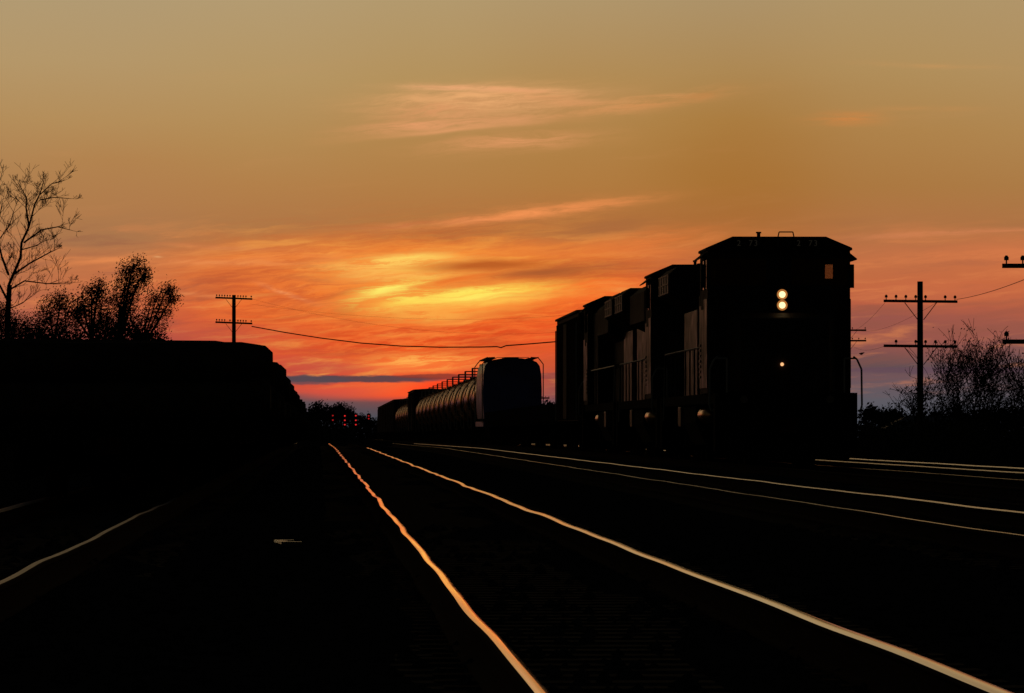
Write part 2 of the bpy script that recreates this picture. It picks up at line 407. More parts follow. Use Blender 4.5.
# ---------------------------------------------------------------- ground and ballast
mb = MB(); ys = [-30, 0, 60, 150, 250, 400, 700, 1200, 2500, 6000, 9000]; n = 11
xs = [-1500, -400, -60, -20, -6, 8, 18, 30, 60, 400, 1500]
for y in ys:
    for x in xs: mb.v.append((x * (1 if y < 400 else 1 + y/1200), y, -.55 - drop(y) - (0 if y < 2500 else 0)))
for j in range(len(ys)-1):
    for i in range(n-1):
        a = j*n+i; mb.f.append((a, a+1, a+1+n, a+n)); mb.mi.append(0)
tag(mb.build('ground', 'ground'), kind='structure')
mb = MB(); ys = [-30 + 4*i for i in range(86)] + [330 + 30*i for i in range(40)]
prof = [(-6.4,-.54),(-4.3,-.21)] + [(-4.0 + .5*i, -.180 + .006*math.sin(i*1.7)) for i in range(40)] + [(16.0,-.21),(18.0,-.54)]
for y in ys:
    for x, z in prof: mb.v.append((x, y, z - drop(y) + random.uniform(-.008,.008)))
n = len(prof)
for j in range(len(ys)-1):
    for i in range(n-1):
        a = j*n+i; mb.f.append((a, a+1, a+1+n, a+n)); mb.mi.append(0)
tag(mb.build('ballast_bed', 'ballast', fix=False), kind='structure')
# loose stones of the ballast near the camera
mb = MB()
for k in range(5200):
    y = 14 + 46 * random.random() ** 1.3; x = random.uniform(-4.2, min(16, 3 + y * .13)); r = random.uniform(.02,.05)
    z = -.19 + r*.4; a = random.random()*6.28
    q = [(x + r*math.cos(a+i*1.57)*random.uniform(.7,1.3), y + r*math.sin(a+i*1.57)*random.uniform(.7,1.3), z) for i in range(4)]
    mb.add(q + [(x,y,z+r*.8),(x,y,z-r)], [(0,1,4),(1,2,4),(2,3,4),(3,0,4),(1,0,5),(2,1,5),(3,2,5),(0,3,5)])
tag(mb.build('loose_ballast_stones', 'ballast', fix=False), 'loose crushed stones scattered over the ballast', 'ballast', kind='stuff')

# ---------------------------------------------------------------- tracks
def wob(seed, Y, amp, lams):
    r = random.Random(seed); s = 0
    for l in lams: s += math.sin(2*math.pi*(Y/l) + r.random()*6.28) * amp * (l/lams[0])**.7
    return s
def rail_mesh(cx, seed, y0, y1, top, lat=1.0, ver=1.0, cant=0.0, gauge=0, wide=True):
    prof = [(-.0365,-.026),(-.0345,-.006),(-.022,.0),(0,.0015),(.022,.0),(.0345,-.006),(.0365,-.026),(.010,-.045),(.008,-.14),(.07,-.155),(.07,-.17),(-.07,-.17),(-.07,-.155),(-.008,-.14),(-.010,-.045)]
    # the gauge side of the head is ground to a sloping bright face by the wheel flanges
    if gauge == -1: prof[0], prof[1], prof[2] = (-.0375,-.021), (-.031,-.008), (-.020,-.0004)
    if gauge == 1: prof[6], prof[5], prof[4] = (.0375,-.021), (.031,-.008), (.020,-.0004)
    shiny = {2, 3} | (({0, 1} if wide else {1}) if gauge == -1 else set()) | (({4, 5} if wide else {4}) if gauge == 1 else set())
    mb = MB(); n = len(prof); Y = y0; ys = []
    while Y < y1: ys.append(Y); Y += .8 if Y < 120 else (2 if Y < 350 else 6)
    for Y in ys:
        k = (.0035 + Y * .00008) * lat
        ox = wob(seed, Y, k, [17, 9, 5.1]) ; oz = wob(seed+50, Y, .0040*ver, [23, 11.9, 6.7]) * (1 if Y < 120 else 120/Y)
        for x, z in prof: mb.v.append((cx + ox + x, Y, oz + z + cant * x - drop(Y)))
    for j in range(len(ys)-1):
        for i in range(n):
            a = j*n+i; b = j*n+(i+1) % n
            mb.f.append((a, b, b+n, a+n)); mb.mi.append(0 if i in shiny and not (top == 'railgrey' and ys[j] > 262) else 1)  # far stretch of the grey head takes rust colour to paint out its shine
    mb.f.append(tuple(range(n-1,-1,-1))); mb.mi.append(1)
    return mb, top
def tie_mb():
    mb = MB().box(-1.3, 1.3, -.115, .115, -.33, -.178)
    for s in (-1,1): mb.box(s*.7535-.17, s*.7535+.17, -.09, .09, -.175, -.171, 1)
    return mb
tie0 = None
def track(name, label, cx, seed, y0, y1, tops, lat=(1,1), ver=1.0, tstart=None, gauge=(1,-1), wide=True):
    global tie0
    t = empty('railway_track', (cx, 0, 0)); tag(t, label, 'railway track', 'parallel railway tracks')
    for k, s in enumerate((-1, 1)):
        mb, top = rail_mesh(s*.7535 if cx != 1.38 else s*.71, seed + k, y0, y1, tops[k], lat[k], ver, 0, gauge[k], wide)
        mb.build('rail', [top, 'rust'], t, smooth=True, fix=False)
    ts = tstart or max(14, y0)
    for i in range(100):
        if tie0 is None: o = tie_mb().build('tie', ['tie','rust'], t); tie0 = o
        else: o = tie0.copy(); C.objects.link(o); o.parent = t
        o.location = (random.uniform(-.03,.03), ts + i*.55 + random.uniform(-.03,.03), 0); o.rotation_euler = (0,0,random.uniform(-.02,.02))
    mb = MB(); Y = ts + 100*.55
    while Y < 420:
        mb.box(-1.3, 1.3, Y-.115, Y+.115, -.33 - drop(Y), -.175 - drop(Y)); Y += .55
    tag(mb.build('distant_ties', 'tie', t, fix=False), kind='stuff')
    return t
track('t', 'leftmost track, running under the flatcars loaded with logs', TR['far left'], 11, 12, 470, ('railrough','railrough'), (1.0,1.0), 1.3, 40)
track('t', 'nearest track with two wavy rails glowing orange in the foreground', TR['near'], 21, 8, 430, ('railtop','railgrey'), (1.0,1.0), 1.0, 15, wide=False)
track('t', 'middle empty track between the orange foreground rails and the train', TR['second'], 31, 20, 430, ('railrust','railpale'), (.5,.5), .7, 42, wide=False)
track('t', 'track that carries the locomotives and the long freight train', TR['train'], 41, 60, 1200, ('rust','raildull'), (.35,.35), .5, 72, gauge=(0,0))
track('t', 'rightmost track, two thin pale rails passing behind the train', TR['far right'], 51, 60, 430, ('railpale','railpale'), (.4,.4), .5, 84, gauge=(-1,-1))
# a dropped steel plate glinting between the tracks
mb = MB().box(-.085,.085,-.17,.17,-.165,-.150); mb.box(-.085,.085,-.17,-.15,-.150,-.13); mb.box(-.085,.085,.15,.17,-.150,-.13)
p = mb.build('steel_plate', 'steel'); p.location = (at(288,0,50).x, 50, .0); p.rotation_euler = (R(1.5),0,R(12)); tag(p, 'small bright steel plate lying on the dark ballast left of the glowing rail', 'metal scrap')

# ---------------------------------------------------------------- rolling stock
def wheelset(root, y, r=.48, half=.7175):
    w = MB()
    for s in (-1,1):
        w.disc_x(s*half - .06, s*half + .065, y, r, r, 22); w.disc_x(s*half - s*.085 - .02, s*half - s*.085 + .02, y, r, r+.03, 22)
    w.disc_x(-.95, .95, y, r, .08, 10)
    return w.build('wheelset', 'rust', root, fix=False)
def truck(root, y0, axles, pitch, r=.46, name='truck'):
    t = MB(); L = pitch*(axles-1)
    for s in (-1,1):
        x0, x1 = s*.98-.07, s*.98+.07
        t.prismx([(y0-.35,r-.12),(y0+L+.35,r-.12),(y0+L+.35,r+.16),(y0+L-.3,r+.34),(y0+.3,r+.34),(y0-.35,r+.16)], x0, x1)
        for a in range(axles):
            t.box(s*1.09-.07, s*1.09+.07, y0+a*pitch-.16, y0+a*pitch+.16, r-.16, r+.16)
        for a in range(axles-1):
            for d in (-.2,0,.2): t.tube((s*1.07, y0+(a+.5)*pitch+d, r-.15), (s*1.07, y0+(a+.5)*pitch+d, r+.3), .075, n=8)
    t.box(-1.0,1.0,y0+L/2-.2,y0+L/2+.2,r+.02,r+.36)
    o = t.build(name, 'black', root, fix=False)
    for a in range(axles): wheelset(o, y0+a*pitch, r)
    return o
def coupler(root, y, d):
    m = MB().box(-.12,.12,min(y,y+d*.55),max(y,y+d*.55),.78,1.0).box(-.2,.2,min(y+d*.55,y+d*.8),max(y+d*.55,y+d*.8),.72,1.04)
    return m.build('coupler', 'rust', root)
def text_mesh(body, size, name, m, parent, loc):
    cu = bpy.data.curves.new(name, 'FONT'); cu.body = body; cu.size = size; cu.align_x = 'CENTER'; cu.align_y = 'CENTER'; cu.extrude = .004; cu.space_character = 1.25
    tmp = bpy.data.objects.new(name, cu); C.objects.link(tmp)
    bpy.context.view_layer.update()
    me = bpy.data.meshes.new_from_object(tmp.evaluated_get(bpy.context.evaluated_depsgraph_get()))
    bpy.data.objects.remove(tmp); bpy.data.curves.remove(cu)
    me.materials.clear(); me.materials.append(M[m])
    o = bpy.data.objects.new(name, me); C.objects.link(o); o.parent = parent; o.location = loc; o.rotation_euler = (R(90),0,0)
    return o

def make_loco(lit):
    root = empty('locomotive', (0,0,0))
    W = 1.60
    f = MB().box(-1.52,1.52,.55,22.0,1.36,1.60).box(-.5,.5,.6,21.9,.95,1.36)
    f.build('frame', 'black', root, bevel=.02)
    pl = MB().box(-1.45,1.45,.42,.55,.62,1.60)
    pl.add([(-1.4,.42,.62),(1.4,.42,.62),(1.35,.05,.14),(-1.35,.05,.14),(0,-.25,.14),(0,.1,.62)], [(0,3,4,5),(5,4,2,1)])
    pl.build('pilot_plow', 'black', root)
    # steps at the four corners
    for y0, s2 in ((.6,1),(21.2,1)):
        for s in (-1,1):
            st_ = MB()
            for k in range(4): st_.box(s*1.33-.22, s*1.33+.22, y0, y0+.55, .35+.32*k, .38+.32*k)
            st_.box(s*1.56-.012, s*1.56+.012, y0-.03, y0+.58, .30, 1.60).box(s*1.33-.22, s*1.33+.22, y0+.5, y0+.54, .3, 1.6)
            st_.build('steps', 'black', root)
    # nose
    nz = MB()
    pol = [(.85,1.60),(.85,2.95),(1.05,3.25),(2.65,3.42),(2.65,1.60)]
    vs_ = []
    for (y,z) in pol:
        h = .98 if y < 1.2 else 1.28
        vs_ += [(-h,y,z),(h,y,z)]
    nz.add(vs_, [(0,1,3,2),(2,3,5,4),(4,5,7,6),(0,2,4,6,8),(1,9,7,5,3),(0,8,9,1),(8,6,7,9)])
    nz.build('nose', 'paint_dark', root, bevel=.05)
    MB().box(.35,.95,.835,.86,1.68,2.85).build('nose_door', 'paint_dark', root, bevel=.01)
    # cab shell, open at the windows
    cb = MB(); y0, y1 = 2.65, 5.35; t = .05
    FW = (4.02, 4.62)           # front window height
    RW = (4.24, 4.56)           # rear window height
    cb.box(-W,W,y0,y0+t,1.60,FW[0]); cb.box(-W,W,y0,y0+t,FW[1],4.80)
    for a, b in ((-W,-W+.06),(-.28,.28),(W-.06,W)): cb.box(a,b,y0,y0+t,*FW)
    cb.box(-W,W,y1-t,y1,1.60,RW[0]); cb.box(-W,W,y1-t,y1,RW[1],4.80)
    for a, b in ((-W,-W+.16),(-1.26,1.26),(W-.16,W)): cb.box(a,b,y1-t,y1,*RW)
    for s in (-1,1):
        x0, x1 = sorted((s*W, s*(W-.05)))
        cb.box(x0,x1,y0+t,y1-t,1.60,3.95); cb.box(x0,x1,y0+t,y1-t,4.62,4.80)
        for a, b in ((y0+t,y0+.45),(y0+1.25,y0+1.4),(y1-.4,y1-t)): cb.box(x0,x1,a,b,3.95,4.62)
    cb.box(-W+.05,W-.05,y0+t,y1-t,1.6,1.66)
    cb.build('cab', 'paint_dark' , root)
    for s in (-1,1):
        sp = MB(); a_, b_ = sorted((s*(W+.001), s*(W+.018)))
        sp.box(a_,b_,y0+.02,y0+1.1,1.72,3.72).box(a_,b_,y0+1.16,y1-.75,1.72,3.5).box(a_,b_,y1-.70,y1-.05,1.72,3.60)
        for k in range(7): sp.box(*sorted((s*(W+.019),s*(W+.04))), y1-.62,y1-.15, 1.95+k*.12, 2.01+k*.12)
        sp.build('lit_cab_side_panel', 'paint_grey_lit', root, bevel=.006)  # lighter panel colour imitates sky light falling on the lower cab side
    rf = MB().prismy([(-1.64,4.80),(-1.64,4.86),(-1.05,5.11),(1.05,5.11),(1.64,4.86),(1.64,4.80)], y0-.12, y1+.05)
    rf = rf.build('cab_roof', 'paint_dark', root, bevel=.02)
    def window(x0,x1,y,z0,z1,nm='windshield'):
        o = MB().box(x0,x1,y,y+.008,z0,z1).build(nm, 'glass', root); return o
    window(-W+.06,-.28,y0+.02,*FW); window(.28,W-.06,y0+.02,*FW)
    window(-W+.16,-1.26,y1-.03,*RW,'rear_cab_window'); window(1.26,W-.16,y1-.03,*RW,'rear_cab_window')
    for s in (-1,1):
        for a, b in ((y0+.45,y0+1.25),(y0+1.4,y1-.4)):
            x = s*(W-.025)
            MB().box(x-.004,x+.004,a,b,3.95,4.62).build('side_window', 'glass', root)
        # awning over the side windows, mirror
        MB().add([(s*1.58,y0+.3,4.79),(s*1.58,y1-.3,4.79),(s*1.78,y1-.3,4.63),(s*1.78,y0+.3,4.63),(s*1.58,y0+.3,4.76),(s*1.58,y1-.3,4.76),(s*1.78,y1-.3,4.60),(s*1.78,y0+.3,4.60)],
                 [(0,1,2,3),(7,6,5,4),(0,3,7,4),(1,5,6,2),(3,2,6,7),(0,4,5,1)]).build('window_awning', 'paint_dark', root)
        MB().box(s*1.665-.055,s*1.665+.055,y0+.35,y0+.40,3.97,4.50).tube((s*1.6,y0+.38,4.2),(s*1.66,y0+.38,4.2),.015).build('wing_mirror', 'black', root)
    # seats and control desk seen as dark shapes through the glass
    sm_ = MB().box(.55,1.05,y0+1.5,y0+1.95,3.1,3.2).box(.55,1.05,y0+1.9,y0+2.0,3.2,4.0).build('crew_seat', 'black', root)
    MB().box(-1.05,-.55,y0+1.5,y0+1.95,3.1,3.2).box(-1.05,-.55,y0+1.9,y0+2.0,3.2,4.0).build('crew_seat', 'black', root)
    # number boards
    for x in (-.72, .62):
        nb = MB().box(x-.36,x+.36,y0-.16,y0-.10,4.86,5.06).build('number_board', 'black', root, bevel=.01)
        if lit: text_mesh('2  73', .185, 'numerals', 'numeral', nb, (x, y0-.166, 4.955))
    # roof furniture
    MB().tube((-.42,y0+.5,5.10),(-.42,y0+.5,5.22),.04).tube((-.42,y0+.5,5.2),(-.42,y0+.5,5.235),.06).build('antenna', 'black', root)
    MB().path([(.02,y0+.6,5.10),(.05,y0+.6,5.235),(.36,y0+.6,5.235),(.39,y0+.6,5.10)], .014).build('antenna_bracket', 'black', root)
    hn = MB().box(-.1,.1,6.0,6.1,4.60,4.78)
    for k, (x, l) in enumerate(((-.22,.35),(0,.45),(.22,.3))): hn.tube((x,6.05,4.82),(x,6.05-l,4.84),.025,.09,10)
    hn.build('air_horn', 'steel', root)
    # headlights: housing on the front between the windshields
    hb = MB().box(-.17,.29,y0-.14,y0-.002,3.40,3.99).build('headlight_housing', 'black', root, bevel=.02)
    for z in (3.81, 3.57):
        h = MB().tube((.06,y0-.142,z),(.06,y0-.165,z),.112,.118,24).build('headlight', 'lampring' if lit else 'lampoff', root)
        MB().tube((.06,y0-.166,z),(.06,y0-.172,z),.074,.066,24).build('lens', 'lamp' if lit else 'lampoff', h)
    MB().tube((-.07,.845,2.23),(-.07,.80,2.23),.04,.036,16).build('marker_light', 'marker' if lit else 'lampoff', root)
    for s in (-1,1):
        d = MB().tube((s*.95,.44,1.45),(s*.95,.34,1.45),.11,.12,16).build('ditch_light', 'black', root)
        MB().tube((s*.95,.342,1.45),(s*.95,.33,1.45),.09,.085,16).build('lens', 'lampoff', d)
    # hood: equipment cabinet, engine hood, radiator section
    ca_ = MB().prismy([(-1.42,1.60),(-1.42,3.9),(-1.06,4.1),(-1.06,4.5),(-.9,4.64),(.9,4.64),(1.06,4.5),(1.06,4.1),(1.42,3.9),(1.42,1.60)] if lit else [(-1.42,1.60),(-1.42,4.5),(-1.2,4.74),(1.2,4.74),(1.42,4.5),(1.42,1.60)], 5.36, 8.6)
    ca_.build('equipment_cabinet', 'paint_dark', root, bevel=.02)
    dd = MB().prismy([(-.92,1.60),(-.92,4.3),(-.7,4.5),(.7,4.5),(.92,4.3),(.92,1.60)] if lit else [(-.92,1.60),(-.92,3.5),(-1.46,3.75),(-1.46,4.55),(-1.2,4.78),(1.2,4.78),(1.46,4.55),(1.46,3.75),(.92,3.5),(.92,1.60)], 8.61, 16.2)
    for k in range(10):
        ya = 8.75 + k*.74
        for s in (-1,1):
            dd.box(s*.935-.014, s*.935+.014, ya, ya+.68, 1.72, 3.9)
            dd.box(s*.955-.012, s*.955+.012, ya+.58, ya+.62, 2.7, 2.85)
    dd.build('engine_hood', 'paint_dark', root)
    MB().prismy([(-.98,1.60),(-.98,3.75),(.98,3.75),(.98,1.60)], 16.21, 21.4).build('rear_hood', 'paint_grey_lit', root, bevel=.02)
    MB().prismy([(-1.0,3.76),(-1.60,4.16),(-1.60,4.66),(-1.40,4.84),(1.40,4.84),(1.60,4.66),(1.60,4.16),(1.0,3.76)], 17.2, 21.85).build('radiator_housing', 'paint_dark', root, bevel=.02)
    for s in (-1,1):
        gr = MB(); x0, x1 = sorted((s*1.603, s*1.63))
        for k in range(5): gr.box(x0,x1,17.4+k*1.05,17.46+k*1.05,4.18,4.64)
        for z in (4.18,4.40,4.62): gr.box(x0,x1,17.4,21.7,z,z+.03)
        gr.box(*sorted((s*1.6005,s*1.608)),17.46,21.6,4.2,4.64)
        gr.build('radiator_grille', 'rail_grab', root)
    fan = MB()
    for y in (18.4,20.6): fan.tube((0,y,4.84),(0,y,4.94),.85,.85,24)
    fan.build('radiator_fan', 'black', root)
    MB().box(-.35,.35,12.2,13.6,4.49,4.72 if lit else 4.9).build('exhaust_stack', 'rust', root)
    ds = MB()
    for y in (9.2,10.4): ds.tube((0,y,4.49),(0,y,4.60 if lit else 4.86),.5,.5,20)
    ds.build('brake_fan', 'black', root)
    # walkway handrails
    for s in (-1,1):
        hr = MB(); x = s*1.50
        
        hr.path([(x,5.6,2.68),(x,20.9,2.68)], .024)
        hr.path([(s*1.54,20.95,1.0),(x,20.95,2.4),(x,20.9,2.68)], .02)
        for k in range(10): hr.tube((x,5.6+k*1.7,1.6),(x,5.6+k*1.7,2.66),.018,n=6,mi=1)  # posts coloured black so that only the top rail looks lit
        hr.build('handrail', ['rail_grab','black'], root, fix=False)

        gi = MB().path([(s*1.50,.75,2.40),(s*1.58,.75,2.34),(s*1.68,.75,2.12),(s*1.69,.75,1.32),(s*1.66,.75,1.22),(s*1.60,.75,1.20)], .022)
        gi.path([(s*1.3,.75,1.6),(s*1.3,.75,2.36),(s*1.56,.75,2.36)], .02)
        gi.build('grab_iron', 'rail_grab', root, fix=False)
    # fuel tank, reservoirs, trucks
    MB().prismy([(-1.45,.95),(-1.2,.42),(1.2,.42),(1.45,.95),(1.45,1.345),(-1.45,1.345)], 9.3, 14.2).build('fuel_tank', 'black', root, bevel=.04)
    for s in (-1,1):
        ar = MB()
        for k, yy in enumerate((6.9,)): ar.lathe_y([(yy,.03),(yy+.06,.17),(yy+.15,.2),(yy+1.9,.2),(yy+2.0,.17),(yy+2.05,.03)], s*1.24, 1.12, 18)
        ar.build('air_reservoir', 'tank', root, smooth=True, fix=False)
        MB().box(*sorted((s*1.30,s*1.5)),14.4,15.5,.85,1.34).build('equipment_box', 'paint_grey_lit', root, bevel=.02)
    truck(root, 2.6, 3, 1.85, .52); truck(root, 16.0, 3, 1.85, .52)
    coupler(root, .42, -1); coupler(root, 21.99, 1)
    return root
def place(o, Y, track='train'): o.location = (TR[track], Y, -drop(Y))
lead = make_loco(True); place(lead, 131.5)
tag(lead, 'leading locomotive with its two stacked headlights shining', 'locomotive', 'locomotives at the head of the train')
second = make_loco(False); place(second, 154.3)
tag(second, 'second locomotive, directly behind the one with lit headlights', 'locomotive', 'locomotives at the head of the train')
third = copy_tree(second); place(third, 177.1 + 22.4); third.rotation_euler = (0, 0, math.pi)
tag(third, 'third locomotive, just ahead of the tall boxcar', 'locomotive', 'locomotives at the head of the train')

def make_boxcar(L=18.2):
    r = empty('boxcar', (0,0,0)); h = 1.55
    MB().prismy([(-h-.07,4.745),(-h-.07,4.82),(0,4.93),(h+.07,4.82),(h+.07,4.745)], -.06, L+.06).build('roof', 'steel' if False else 'boxcar', r)
    rb = MB().box(-h,h,.0,L,1.08,4.74)
    for k in range(22):
        y = .3 + k*(L-.6)/21
        for s in (-1,1): rb.box(*sorted((s*h, s*(h+.035))), y, y+.07, 1.1, 4.6)
    for k in range(9): 
        z = 1.4 + k*.36; rb.box(-h+.05,h-.05,-.03,-.001,z,z+.07)
    rb.build('body', 'boxcar', r)
    for s in (-1,1):
        MB().box(*sorted((s*(h+.04), s*(h+.09))), L/2-1.4, L/2+1.4, 1.15, 4.5).build('sliding_door', 'boxcar', r, bevel=.01)
        for yy in (.15, L-.5):
            ld = MB()
            for k in range(9): ld.tube((s*(h+.06),yy,1.2+k*.38),(s*(h+.06),yy+.42,1.2+k*.38),.014,n=5)
            for q in (0,.42): ld.tube((s*(h+.06),yy+q,1.1),(s*(h+.06),yy+q,4.4),.014,n=5)
            ld.build('ladder', 'rail_grab', r, fix=False)
    MB().box(-.35,.35,0,L,.8,1.08).build('centre_sill', 'black', r)
    truck(r, 1.3, 2, 1.75); truck(r, L-3.05, 2, 1.75); coupler(r, 0, -1); coupler(r, L, 1)
    return r
def make_gondola(L=17.4):
    r = empty('gondola_car', (0,0,0)); h = 1.5; H = 1.74
    b = MB().box(-h,h,0,L,.98,1.08)
    for s in (-1,1): b.box(*sorted((s*h, s*(h-.06))), 0, L, 1.08, H)
    b.box(-h+.06,h-.06,0,.06,1.08,H).box(-h+.06,h-.06,L-.06,L,1.08,H)
    rb = b
    for k in range(13):
        y = .2 + k*(L-.5)/12
        for s in (-1,1): rb.box(*sorted((s*(h+.001), s*(h+.06))), y, y+.1, .98, H+.001)
    rb.build('body', 'gondola', r)
    MB().box(-.35,.35,.001,L-.001,.7,.978).build('centre_sill', 'black', r)
    truck(r, 1.3, 2, 1.75); truck(r, L-3.05, 2, 1.75); coupler(r, 0, -1); coupler(r, L, 1)
    return r
def make_hopper(L=16.0):
    r = empty('covered_hopper_car', (0,0,0)); h = 1.56
    poly = [(-1.2,1.30),(-1.5,1.45),(-1.56,2.2),(-1.57,3.0),(-1.54,3.8),(-1.46,4.25),(-1.30,4.46),(-1.0,4.58),(-.5,4.66)]
    poly = poly + [(0,4.68)] + [(-x,z) for x, z in reversed(poly)]
    MB().prismy(poly, 1.0, L-1.0).build('body', 'hopper', r, smooth=True)
    sl_ = MB()
    for s in (-1,1): sl_.box(*sorted((s*1.5, s*1.58)), .1, L-.1, 1.02, 1.29)
    for y in (.1, L-.4): sl_.box(-1.5,1.5,y,y+.3,1.0,1.28)
    sl_.build('side_sill', 'hopper', r)
    ch_ = MB()
    for k in range(3):
        y = 2.0 + k*4.1; ch_.prismx([(y,1.3),(y+3.6,1.3),(y+2.3,.45),(y+1.3,.45)], -1.1, 1.1)
    ch_.build('discharge_chute', 'black', r)
    ht = MB()
    for k in range(4): ht.tube((0,2.6+k*3.6,4.66),(0,2.6+k*3.6,4.74),.4,n=14)
    ht.build('roof_hatches', 'hopper', r)
    rw = MB()
    for s in (-1,1):
        rw.box(*sorted((s*.85,s*1.35)), .3, L-.3, 4.655, 4.68)
        for k in range(12): y = .6+k*1.32; rw.box(*sorted((s*1.08,s*1.12)), y, y+.04, 4.4, 4.655)
    for y in (.3, L-.7): rw.box(-.85,.85,y,y+.4,4.685,4.71)
    rw.build('running_board', 'black', r, fix=False)
    er = MB()
    for y in (.30, L-.30):
        for s in (-1,1): er.path([(s*.95,y,4.70),(s*1.35,y,4.68),(s*1.62,y,4.34),(s*1.62,y,1.2)], .028)
    for s in (-1,1): er.path([(s*1.35,.15,4.70),(s*1.35,L-.2,4.70)], .025)
    er.build('end_ladder', 'rail_grab', r, fix=False)
    MB().box(-.35,.35,.05,1.0,.8,1.0).box(-.35,.35,L-1.0,L-.05,.8,1.0).build('centre_sill', 'black', r)
    truck(r, 1.2, 2, 1.75); truck(r, L-2.95, 2, 1.75); coupler(r, 0, -1); coupler(r, L, 1)
    return r
def make_tank(L=16.6):
    r = empty('tank_car', (0,0,0)); rad = 1.5; cz = 2.68
    p = [(1.7,.05)] + [(1.7+.85*(1-math.cos(R(a))), rad*math.sin(R(a))**.8) for a in (15,30,45,60,75,90)]
    p = p + [(L-y, q) for y, q in reversed(p)]
    tsh = MB().lathe_y(p, 0, cz, 36)
    bd = tsh
    for y in (3.9, L/2-1.6, L/2+1.5, L-4.0): bd.lathe_y([(y,rad+.001),(y,rad+.02),(y+.12,rad+.02),(y+.12,rad+.001)], 0, cz, 36)
    bd.build('tank_shell', 'tank', r, smooth=True)
    c = L/2
    MB().tube((0,c,cz+rad-.03),(0,c,cz+rad+.22),.28,n=14).build('manway_dome', 'black', r)
    pf = MB()
    for s in (-1,1): pf.box(*sorted((s*.35,s*1.05)), c-1.2, c+1.2, 4.02, 4.06)
    for s in (-1,1):
        for y in (c-1.2,c,c+1.2): pf.box(s*1.02-.03,s*1.02+.03,y-.03,y+.03,4.06,4.62)
        pf.box(s*1.02-.03,s*1.02+.03,c-1.2,c+1.2,4.58,4.63)
    for y in (c-1.2,c+1.2): pf.box(-1.02,1.02,y-.03,y+.03,4.58,4.63)
    pf.build('top_platform', 'rail_grab', r, fix=False)
    sd_ = MB()
    for y in (.15, L-2.7): sd_.box(-1.4,1.4,y,y+2.5,.95,1.12)
    for y in (2.9, L-3.3): sd_.box(-1.0,1.0,y,y+.4,1.12,1.55)
    sd_.box(-.2,.2,2.6,L-2.6,1.0,1.1).build('sill', 'black', r)
    MB().path([(-1.5,.2,1.12),(-1.5,.2,2.2),(1.5,.2,2.2),(1.5,.2,1.12)], .025).build('end_railing', 'rail_grab', r, fix=False)
    for s in (-1,1): 
        MB().path([(s*1.55,c-.25,.9),(s*1.58,c-.25,2.7),(s*1.15,c-.25,4.0)], .02).path([(s*1.55,c+.25,.9),(s*1.58,c+.25,2.7),(s*1.15,c+.25,4.0)], .02).build('side_ladder', 'rail_grab', r, fix=False)
    truck(r, 1.2, 2, 1.75); truck(r, L-2.95, 2, 1.75); coupler(r, 0.15, -1); coupler(r, L-.15, 1)
    return r
bx = make_boxcar(); place(bx, 202.3); tag(bx, 'tall brown boxcar with corrugated side coupled behind the locomotives', 'boxcar')
ORD = ['first','second','third','fourth','fifth','sixth','seventh','eighth','ninth','tenth','eleventh','twelfth','thirteenth','fourteenth','fifteenth','sixteenth']
g0 = make_gondola()
for i in range(5):
    o = g0 if i == 0 else copy_tree(g0)
    place(o, 223.4 + i*18.9); tag(o, 'low dark gondola wagon, %s behind the tall boxcar' % ORD[i], 'gondola wagon', 'low gondola wagons between boxcar and hopper')
hp = make_hopper(); place(hp, 318.6); tag(hp, 'rounded blue-grey covered hopper with railed roof in the middle of the train', 'hopper wagon')
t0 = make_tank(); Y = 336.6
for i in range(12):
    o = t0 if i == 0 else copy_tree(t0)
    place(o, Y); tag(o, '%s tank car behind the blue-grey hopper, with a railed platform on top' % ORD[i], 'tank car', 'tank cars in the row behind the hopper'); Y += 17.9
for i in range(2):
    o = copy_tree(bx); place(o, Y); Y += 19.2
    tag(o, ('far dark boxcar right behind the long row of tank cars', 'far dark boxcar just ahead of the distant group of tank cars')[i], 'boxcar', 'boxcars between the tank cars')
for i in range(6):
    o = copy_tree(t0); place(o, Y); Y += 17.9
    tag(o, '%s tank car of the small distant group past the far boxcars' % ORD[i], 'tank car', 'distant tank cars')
for i in range(10):
    o = copy_tree(bx); place(o, Y); Y += 19.6
    tag(o, '%s boxcar of those at the far dark end of the train' % ORD[i], 'boxcar', 'boxcars at the far end of the train')

# ---------------------------------------------------------------- flatcars with crosswise logs on the leftmost track
def make_flat(L=17.2):
    r = empty('flatcar', (0,0,0))
    MB().box(-.3,.3,0.001,L-.001,.40,.618).build('centre_sill', 'black', r)
    sp = MB().box(-1.5,1.5,0,L,.62,.90)
    for k in range(10):
        for s in (-1,1): sp.box(*sorted((s*1.501,s*1.58)), .6+k*1.7, .72+k*1.7, .64, .91)
    sp.build('deck', 'black', r)
    truck(r, .9, 2, 1.6, .36); truck(r, L-2.5, 2, 1.6, .36)
    for y in (-.9, L): MB().box(-.12,.12,y,y+.9,.5,.7).build('coupler', 'rust', r)
    return r
def log_mb(L, r0, seed):
    rr = random.Random(seed); mb = MB(); n = 12; rings = 7; o = 0
    for k in range(rings):
        x = (-.5, -.475, -.41, 0, .41, .475, .5)[k]*L
        for i in range(n):
            q = r0*(1 + rr.uniform(-.06,.06)) * (1 - .06*k/rings) * (.58, .90, 1, 1, 1, .90, .58)[k]
            mb.v.append((x, q*math.cos(2*math.pi*i/n), q*math.sin(2*math.pi*i/n)))
    for k in range(rings-1):
        for i in range(n): mb.f.append((k*n+i, k*n+(i+1) % n, (k+1)*n+(i+1) % n, (k+1)*n+i)); mb.mi.append(0)
    mb.f.append(tuple(range(n))); mb.mi.append(1); mb.f.append(tuple((rings-1)*n+i for i in range(n-1,-1,-1))); mb.mi.append(1)
    return mb
protos = []
f0 = make_flat()
farlogs = MB()
